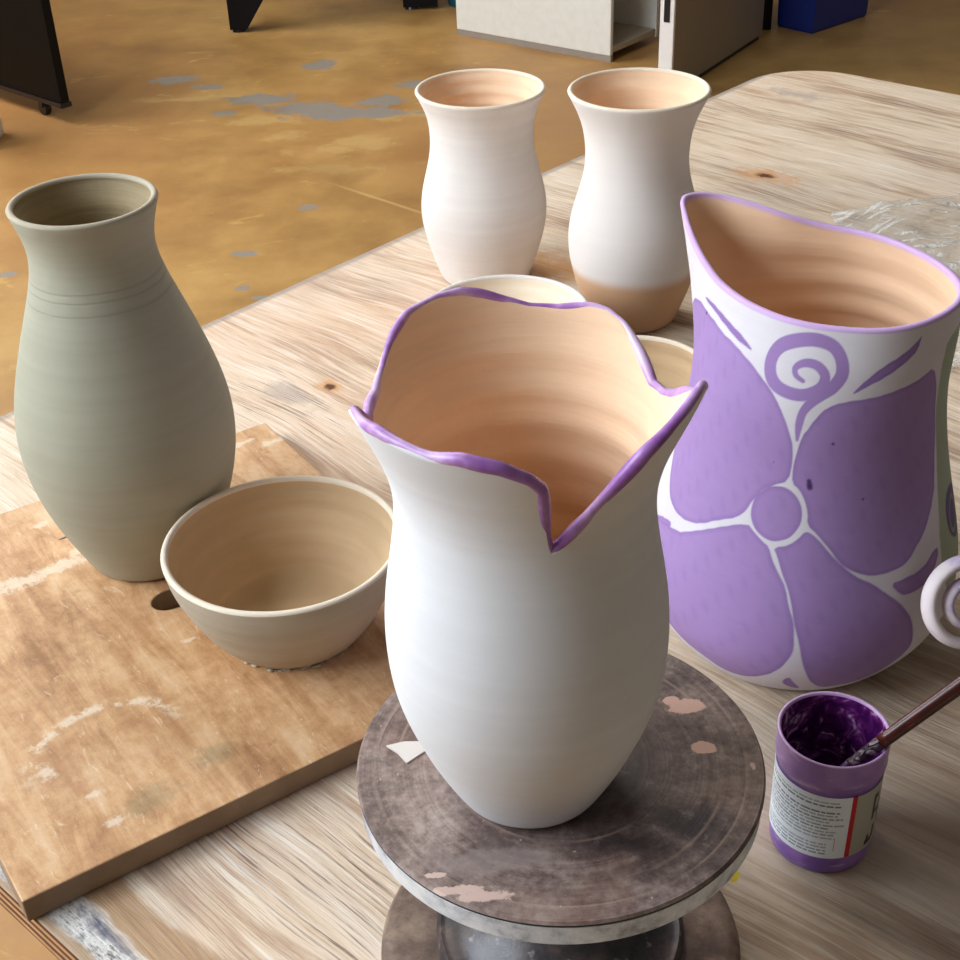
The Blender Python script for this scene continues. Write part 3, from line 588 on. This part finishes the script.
    V = np.stack([np.stack([r*np.cos(t), r*np.sin(t), z], -1) for r, z in rows])
    me = rings(V, rowmat=rm[:-1], name='pitcher'); CC = np.concatenate(cols).reshape(-1, 3)
    CC = np.concatenate([CC, CC[:1]*0+WHITE, CC[:1]*0+INS])
    at = me.color_attributes.new('paint', 'FLOAT_COLOR', 'POINT'); at.data.foreach_set('color', np.concatenate([CC, np.ones((len(CC), 1))], 1).astype(np.float32).ravel())
    g = G('painted_pitcher'); vc = g.n('ShaderNodeVertexColor', layer_name='paint').outputs[0]
    st = g.noise(1, mul=(40, 40, 90), det=5, rough=.65, dist=.8); bl = g.noise(16, det=3)
    f = g.math('ADD', g.math('MULTIPLY', g.math('SUBTRACT', st, .5), .55), g.math('MULTIPLY', g.math('SUBTRACT', bl, .5), .35))
    cc = g.mix(1, vc, g.mix(g.math('ADD', .5, f), (.80, .76, .82, 1), (1, 1, 1, 1)), 'MULTIPLY')
    g.bump(g.math('ADD', g.noise(1, mul=(6, 6, 120), det=3), g.math('MULTIPLY', st, .3)), .0004); pm = g.done(cc, .75, .3)
    g = G('pitcher_inside'); vc = g.n('ShaderNodeVertexColor', layer_name='paint').outputs[0]
    cc = g.mix(1, vc, g.mix(g.noise(1, mul=(6, 6, 90), det=3), (.9, .85, .8, 1), (1, 1, 1, 1)), 'MULTIPLY'); g.bump(g.noise(1, mul=(5, 5, 90), det=3), .001); pi_ = g.done(cc, .85, .2)
    root = tag(empty('pitcher', (PX, PY, T)), 'wide white pitcher painted with big purple petals and a spiral, pulled spout at left', 'pitcher')
    link('body', me, [pm, pi_], root)
    # handle: springs from the rim on the right, arches out and ends in a curl against the body
    A = math.radians(-14); up = lambda r, z, a=A: (r*math.cos(a), r*math.sin(a), z)
    cx, cy, cz = .0790, -.1130, .091
    ux = np.array([.94, .10, -.02]); uy = np.array([-.05, .45, .89]); ux /= np.linalg.norm(ux); uy /= np.linalg.norm(uy)
    path = [up(.0815, .2600), up(.090, .268), up(.110, .272), up(.135, .262), up(.150, .235), up(.152, .195), up(.146, .150), up(.142, .128, math.radians(-32))]
    cen = np.array([cx, cy, cz]); curl = []
    for k in range(40):
        a = math.radians(62+k*17.5); r = .0300*(1-.80*(k/39)**.9)+.0008; curl.append(tuple(cen+ux*r*math.cos(a)+uy*r*math.sin(a)))
    P = crspline(path+curl, 6); n = len(P)
    rr = np.interp(np.linspace(0, 1, n), [0, .1, .3, .6, 1], [.0052, .0046, .0040, .0034, .0026])
    g = G('handle_clay'); q = g.noise(26, det=4); hm = g.done(g.mix(g.ramp(q, .5, .6), lin(228, 214, 214), lin(196, 176, 206)), .7, .3)
    link('handle', tube(P, rr, W=(.35, -.85, .38), aspect=1.5, nseg=14), hm, root)
    return root
make_pitcher()

# ------------------------------------------------------------------ paint jar
JX, JY = .194, .5675
g = G('purple_paint_plastic'); q = g.noise(36, det=4); sep = g.n('ShaderNodeSeparateXYZ'); g.L(g.co(), sep.inputs[0])
cc = g.mix(g.ramp(q, .4, .65), lin(122, 84, 170), lin(156, 112, 190)); cc = g.mix(g.math('MULTIPLY', g.ramp(sep.outputs[2], .062, .074), .35), cc, lin(200, 160, 206))
cc = g.mix(g.math('MULTIPLY', g.ramp(g.noise(1, mul=(60, 60, 200), det=4), .56, .68), .4), cc, lin(222, 200, 226))
jm = g.done(cc, .32, .5)
g = G('wet_dark_purple_paint'); q = g.noise(70, det=4, rough=.6, dist=1.5)
g.bump(g.noise(60, det=3), .002); ji = g.done(g.cramp(q, [(.40, lin(66, 16, 78)), (.53, lin(106, 36, 112)), (.59, lin(150, 96, 152)), (.64, lin(206, 184, 204))]), .22, .5)
jlip = simple('lilac_jar_lip', lin(206, 168, 214), .35)
jar = tag(empty('paint_jar', (JX, JY, T)), 'open plastic jar of purple underglaze with a printed label, right of the wheel', 'jar')
pf = [(.0262, 0), (.0282, .0006), (.0292, .003), (.0297, .010), (.0298, .030), (.0300, .060), (.0299, .0655), (.0309, .0685), (.0313, .071), (.0312, .0735), (.0307, .0755), (.0311, .078), (.0313, .086)]
rmj = [0]*len(pf)
for k in range(1, 6): a = PI*k/6; pf.append((.0305+.0010*math.cos(a), .0865+.0010*math.sin(a))); rmj.append(2)
pf += [(.0292, .086), (.0287, .070), (.0284, .04), (.0280, .020), (.0265, .0165), (.015, .0150), (.002, .0148)]; rmj += [1]*7
link('jar_body', prof_mesh(pf, 140, rmj[:-1]), [jm, ji, jlip], jar)
def make_label():
    nA, nZ = 720, 240; a = np.radians(np.linspace(-205, -12, nA)); z = np.linspace(.0148, .0632, nZ)
    rr = np.interp(z, [0, .01, .03, .06, .07], [.0297, .0297, .0298, .03, .03])+.00025
    V = np.stack([rr[:, None]*np.cos(a), rr[:, None]*np.sin(a), np.repeat(z[:, None], nA, 1)], -1)
    C = np.tile(np.array(lin(240, 248, 255)[:3]), (nZ, nA, 1)); deg = np.degrees(a); Zm = np.repeat(z[:, None], nA, 1); D = np.repeat(deg[None], nZ, 0)
    ink = np.array(lin(92, 112, 132)[:3])
    rows = np.linspace(.0590, .0185, 17); rg = random.Random(3)
    for i, zr in enumerate(rows):
        if i in (2, 12): continue
        p = -196+rg.uniform(0, 4); end = rg.choice([-84, -86, -90, -100, -92])
        if i in (1, 3): dark = .95
        else: dark = rg.uniform(.5, .8)
        while p < end:
            wd = rg.uniform(3, 11)
            mk = (D > p) & (D < min(p+wd, end)) & (abs(Zm-zr) < .00062)
            C[mk] = C[mk]*(1-dark)+ink*dark; p += wd+rg.uniform(.8, 1.8)
    rs = (D > -78.5) & (D < -72.5); C[rs] = np.array(lin(200, 30, 44)[:3])
    rp = D >= -72.5; C[rp] = np.array(lin(178, 174, 158)[:3])
    for (d0, d1, z0, z1) in ((-46, -41, .036, .055), (-46, -36, .052, .056), (-52, -38, .0175, .0215), (-50, -46, .0205, .0255), (-40, -34, .019, .030), (-32, -26, .030, .050), (-41, -30, .040, .043)):
        mk = (D > d0) & (D < d1) & (Zm > z0) & (Zm < z1); C[mk] = np.array(lin(30, 34, 44)[:3])
    mk = (D > -92) & (D < -91.2) & (Zm > .021) & (Zm < .031); C[mk] = np.array(lin(220, 120, 150)[:3])
    me = rings(V, closed=False, cap0=False, cap1=False); at = me.color_attributes.new('print', 'FLOAT_COLOR', 'POINT')
    C = C.reshape(-1, 3); at.data.foreach_set('color', np.concatenate([C, np.ones((len(C), 1))], 1).astype(np.float32).ravel())
    g = G('printed_label'); lm_ = g.done(g.n('ShaderNodeVertexColor', layer_name='print').outputs[0], .4, .4)
    o = link('label', me, lm_, jar); o['label'] = 'white printed label with a red stripe'
    so = o.modifiers.new('t', 'SOLIDIFY'); so.thickness = .0002; so.offset = 1
make_label()

# ------------------------------------------------------------------ brush leaning in the jar
P0 = np.array([.2183, .5480, .0905]); P1 = np.array([.2022, .5738, .045]); d = (P0-P1)/np.linalg.norm(P0-P1)
# aim of the handle follows from the rim up and out to the right
Q = np.array([.2860, .5960, .1330])
d = np.array([.2556, .5575, .125])-np.array([.2190, .5530, .0925]); d /= np.linalg.norm(d)
B0 = np.array([.2190, .5530, .0925])
brush = tag(empty('paint_brush', (B0[0], B0[1], T)), 'dark red wooden paint brush leaning out of the purple jar towards the right', 'paint brush')
def bseg(name, s0, s1, r0, r1, mat, n=12, asp=1):
    tt = np.linspace(0, 1, n); P = np.array([[0, 0, B0[2]]])+d*(s0+(s1-s0)*tt)[:, None]
    return link(name, tube(P, r0+(r1-r0)*tt, nseg=18), mat, brush)
g = G('dark_red_lacquer'); q = g.noise(1, mul=(60, 60, 60), det=4); wood = g.done(g.mix(g.ramp(q, .45, .65), lin(74, 26, 22), lin(104, 42, 34)), .3, .5)
g = G('paint_crusted_ferrule'); q = g.noise(160, det=4, dist=1); g.bump(q, .003); fer = g.done(g.cramp(q, [(.42, lin(46, 22, 40)), (.55, lin(60, 36, 50)), (.66, lin(170, 150, 160))]), .35, .5)
BR = (B0, d)
bseg('handle', -.004, .135, .0040, .0050, wood, 30)
bseg('ferrule', -.026, -.003, .0032, .0040, fer)
bseg('bristles', -.044, -.025, .0010, .0034, simple('bristles_in_paint', lin(60, 20, 70), .4))

# ------------------------------------------------------------------ plastic bag behind the pitcher
g = G('clear_crumpled_film'); g.b.inputs['Transmission Weight'].default_value = .5; q = g.noise(30, det=4, rough=.6, dist=1.5); g.bump(q, .012)
film = g.done(lin(250, 252, 250), .16, .8); g.b.inputs['IOR'].default_value = 1.12; g.put(g.b.inputs['Alpha'], g.math('ADD', .16, g.math('MULTIPLY', g.ramp(g.noise(1, mul=(14, 40, 14), det=5, dist=2), .52, .64), .75)))  # opaque white streaks in the alpha stand in for highlights on the folds
def make_bag():
    n = 110; U, Vv = np.meshgrid(np.linspace(0, 1, n), np.linspace(0, 1, n), indexing='ij')
    A_ = np.array([.425, 1.52]); Bx = np.array([.40, .07]); By = np.array([-.03, -.40])
    XY = A_+U[..., None]*Bx+Vv[..., None]*By
    h = np.zeros((n, n))
    for k in range(26):
        a = rng.uniform(0, PI); p = rng.uniform(0, 6.28); fq = rng.uniform(6, 34); x = U*math.cos(a)+Vv*math.sin(a)
        h += np.abs(np.sin(x*fq+p+1.3*np.sin((U-Vv)*rng.uniform(3, 9))))*(.9/ (1+fq*.12))*.012
    edge = np.minimum(np.minimum(U, 1-U), np.minimum(Vv, 1-Vv)); e = np.clip(edge/.16, 0, 1)
    h = .0015+(h*.42+.010)*(e*e*(3-2*e)*.85+.08)
    V = np.concatenate([XY, (T+h)[..., None]], -1)
    o = link('plastic_bag', rings(V, closed=False, cap0=False, cap1=False), film); so = o.modifiers.new('t', 'SOLIDIFY'); so.thickness = .0006; so.offset = 1
    tag(o, 'crumpled clear plastic bag lying on the table behind the purple pitcher', 'plastic bag')
make_bag()
pot('plate', [.045, .060, .072, .082, .090], .016, (.530, 1.03, 0), [M['bisque'], M['bisque'], M['bisque']], 'white rimmed plate at the right edge behind the pitcher', 'plate', wall=.0045, floor_t=.004, ridge=0)

# ------------------------------------------------------------------ far side of the room
def quadbox(name, P0, P1, depth, z0, z1, mat, parent=None, bev=.004):
    """box whose front bottom edge runs P0->P1, going back by depth on the left of that direction"""
    a = Vector((P1[0]-P0[0], P1[1]-P0[1], 0)); L = a.length; rz = math.atan2(a.y, a.x)
    bm = bmesh.new(); box(bm, 0, L, 0, depth, z0, z1, bev); return from_bm(name, bm, mat, parent, (P0[0], P0[1], 0) if not parent else None, rz)
blk = simple('black_laminate', lin(10, 9, 12), .6, .2, var=.2); blkm = simple('black_metal', lin(24, 26, 34), .3, .5)
# black rolling panel at far left
bc = tag(empty('room_divider', (-1.272, 4.296, 0), math.atan2(.223, -.242)), 'upright black room divider on small casters at the far left of the floor', 'divider')
bm = bmesh.new(); box(bm, 0, 1.1, -.03, 0, .062, .9, .002); from_bm('board', bm, blk, bc)
bm = bmesh.new(); box(bm, .0, 1.1, -.036, .004, .046, .0615, .001); from_bm('bottom_rail', bm, blkm, bc)
for x in (.13, .97):
    cm_ = bmesh.new(); bmesh.ops.create_cone(cm_, cap_ends=True, segments=20, radius1=.022, radius2=.022, depth=.02, matrix=Matrix.Translation((x, -.015, .022)) @ Matrix.Rotation(PI/2, 4, 'X'))
    box(cm_, x-.010, x+.010, -.029, -.001, .026, .0455); from_bm('caster', cm_, blkm, bc)
# white post beside it
bm = bmesh.new(); box(bm, -1.60, -1.445, 4.05, 4.22, 0, .8, .004); tag(from_bm('white_box', bm, simple('white_paint', lin(226, 222, 212), .5)), 'white box edge at the left border beside the black cabinet', 'box')
# black table with tapered legs
bt = tag(empty('black_table', (-.85, 5.30, 0)), 'black table whose tapered leg stands on the floor at top left', 'table')
bm = bmesh.new(); box(bm, -.12, .75, .0, .85, .72, .75, .004); from_bm('tabletop', bm, blk, bt)
def taper_leg(x, y, s1, s0):
    bm = bmesh.new(); vs = []
    for z, k in ((.012, s0), (.72, s1)):
        vs += [bm.verts.new((x+a*k[0], y+b*k[1], z)) for a, b in ((0, 0), (1, 0), (1, 1), (0, 1))]
    for f_ in ((3, 2, 1, 0), (4, 5, 6, 7), (0, 1, 5, 4), (1, 2, 6, 5), (2, 3, 7, 6), (3, 0, 4, 7)): bm.faces.new([vs[i] for i in f_])
    o = from_bm('leg', bm, blk, bt)
    bm = bmesh.new(); bmesh.ops.create_cone(bm, cap_ends=True, segments=16, radius1=.026, radius2=.022, depth=.014, matrix=Matrix.Translation((x+.03, y+.03, .007))); from_bm('foot', bm, blkm, o)
taper_leg(-.03, 0, (.55, .08), (.065, .06)); taper_leg(.62, .24, (.135, .06), (.135, .09)); taper_leg(-.03, .72, (.3, .08), (.065, .06)); taper_leg(.58, .76, (.15, .08), (.065, .06))
# teal bin
bm = bmesh.new(); bmesh.ops.create_cone(bm, cap_ends=True, segments=40, radius1=.09, radius2=.105, depth=.36, matrix=Matrix.Translation((.035, 5.62, .19)))
bmesh.ops.create_cone(bm, cap_ends=True, segments=40, radius1=.115, radius2=.115, depth=.02, matrix=Matrix.Translation((.035, 5.62, .375)))
bmesh.ops.create_cone(bm, cap_ends=True, segments=40, radius1=.088, radius2=.088, depth=.02, matrix=Matrix.Translation((.035, 5.62, .01)))
tag(from_bm('bin', bm, simple('teal_plastic', lin(24, 84, 104), .4)), 'round teal bin just left of the white cabinet', 'bin')
# white open-sided cabinet
wp = simple('scuffed_white_panel', lin(224, 226, 222), .55, var=.10, ns=30); edge_m = simple('grey_base_strip', lin(150, 142, 134), .6)
wc = tag(empty('white_cabinet', (-.022, 5.155, 0), math.atan2(-.431, .524)), 'off-white cabinet with an open shelf side, standing on the floor at top centre', 'cabinet')
L = math.hypot(.524, .431); D = .31
bm = bmesh.new(); box(bm, 0, L, 0, .018, .022, .9, .004); from_bm('front_panel', bm, wp, wc)
bm = bmesh.new(); box(bm, 0, L, .003, .016, 0, .022); from_bm('plinth', bm, edge_m, wc)
bm = bmesh.new(); box(bm, 0, L, D-.018, D, .02, .9, .002); from_bm('back_panel', bm, wp, wc)
bm = bmesh.new(); box(bm, 0, .018, .018, D-.018, 0, .9, .002); from_bm('side_panel', bm, wp, wc)
bm = bmesh.new(); box(bm, L-.45, L-.43, .018, D-.018, .05, .88); from_bm('divider', bm, simple('brown_divider_board', lin(150, 128, 104), .6), wc)  # brown upright inside, darker than the shelves
for z in (.03, .46, .88):
    bm = bmesh.new(); box(bm, .018, L-.002, .018, D-.018, z, z+.02, .001); from_bm('shelf', bm, simple('shelf_board', lin(178, 166, 150), .6), wc)
# free-standing panel unit with white edge and dark slot
P1 = np.array([1.07, 4.959]); P0 = np.array([.660, 4.324]); a = P1-P0; La = np.linalg.norm(a)
un_ = tag(empty('side_cabinet', (P0[0], P0[1], 0), math.atan2(a[1], a[0])), 'narrow grey-sided cabinet with bright white edge, between white cabinet and blue bin', 'cabinet')
gp = simple('greige_panel', lin(150, 140, 128), .35, var=.08, ns=5)
bm = bmesh.new(); box(bm, 0, La, 0, .046, .014, .9, .003); from_bm('side_panel', bm, gp, un_)
bm = bmesh.new(); box(bm, -.014, -.0005, -.001, .047, .010, .9, .003); e_ = from_bm('edge_strip', bm, simple('bright_white_edge', lin(244, 244, 246), .4), un_)
bm = bmesh.new(); box(bm, -.0165, -.0142, .013, .033, .235, .62, .001); from_bm('slot_handle', bm, blkm, e_)
bm = bmesh.new(); box(bm, .02, La-.02, .006, .040, 0, .014); from_bm('plinth', bm, blkm, un_)
# dark box and blue bin
bm = bmesh.new(); box(bm, 0, .045, 0, .2, 0, .5, .004); tag(from_bm('dark_box', bm, blk, None, (1.078, 5.06, 0), 0), 'black box tucked between the grey-sided cabinet and the blue bin', 'box')
def blue_bin():
    P0 = Vector((1.256, 4.986)); ax = Vector((.249, .214)).normalized(); ay = Vector((-ax.y, ax.x)); bm = bmesh.new(); rs = []
    for z, g_ in ((0, 0), (.012, -.004), (.42, -.012), (.43, -.018), (.45, -.018), (.45, -.010), (.43, -.02), (.02, .012)):
        rs.append([bm.verts.new((*(P0+ax*u+ay*v), z)) for u, v in ((g_, g_), (.32-g_, g_), (.32-g_, .15-g_), (g_, .15-g_))])
    for A_, B_ in zip(rs[:-1], rs[1:]):
        for k in range(4): bm.faces.new((A_[k], A_[(k+1) % 4], B_[(k+1) % 4], B_[k]))
    bm.faces.new(rs[0][::-1]); bm.faces.new(rs[-1])
    tag(from_bm('bin', bm, simple('deep_blue_plastic', lin(22, 44, 128), .4)), 'deep blue square bin on the floor at top right', 'bin')
blue_bin()
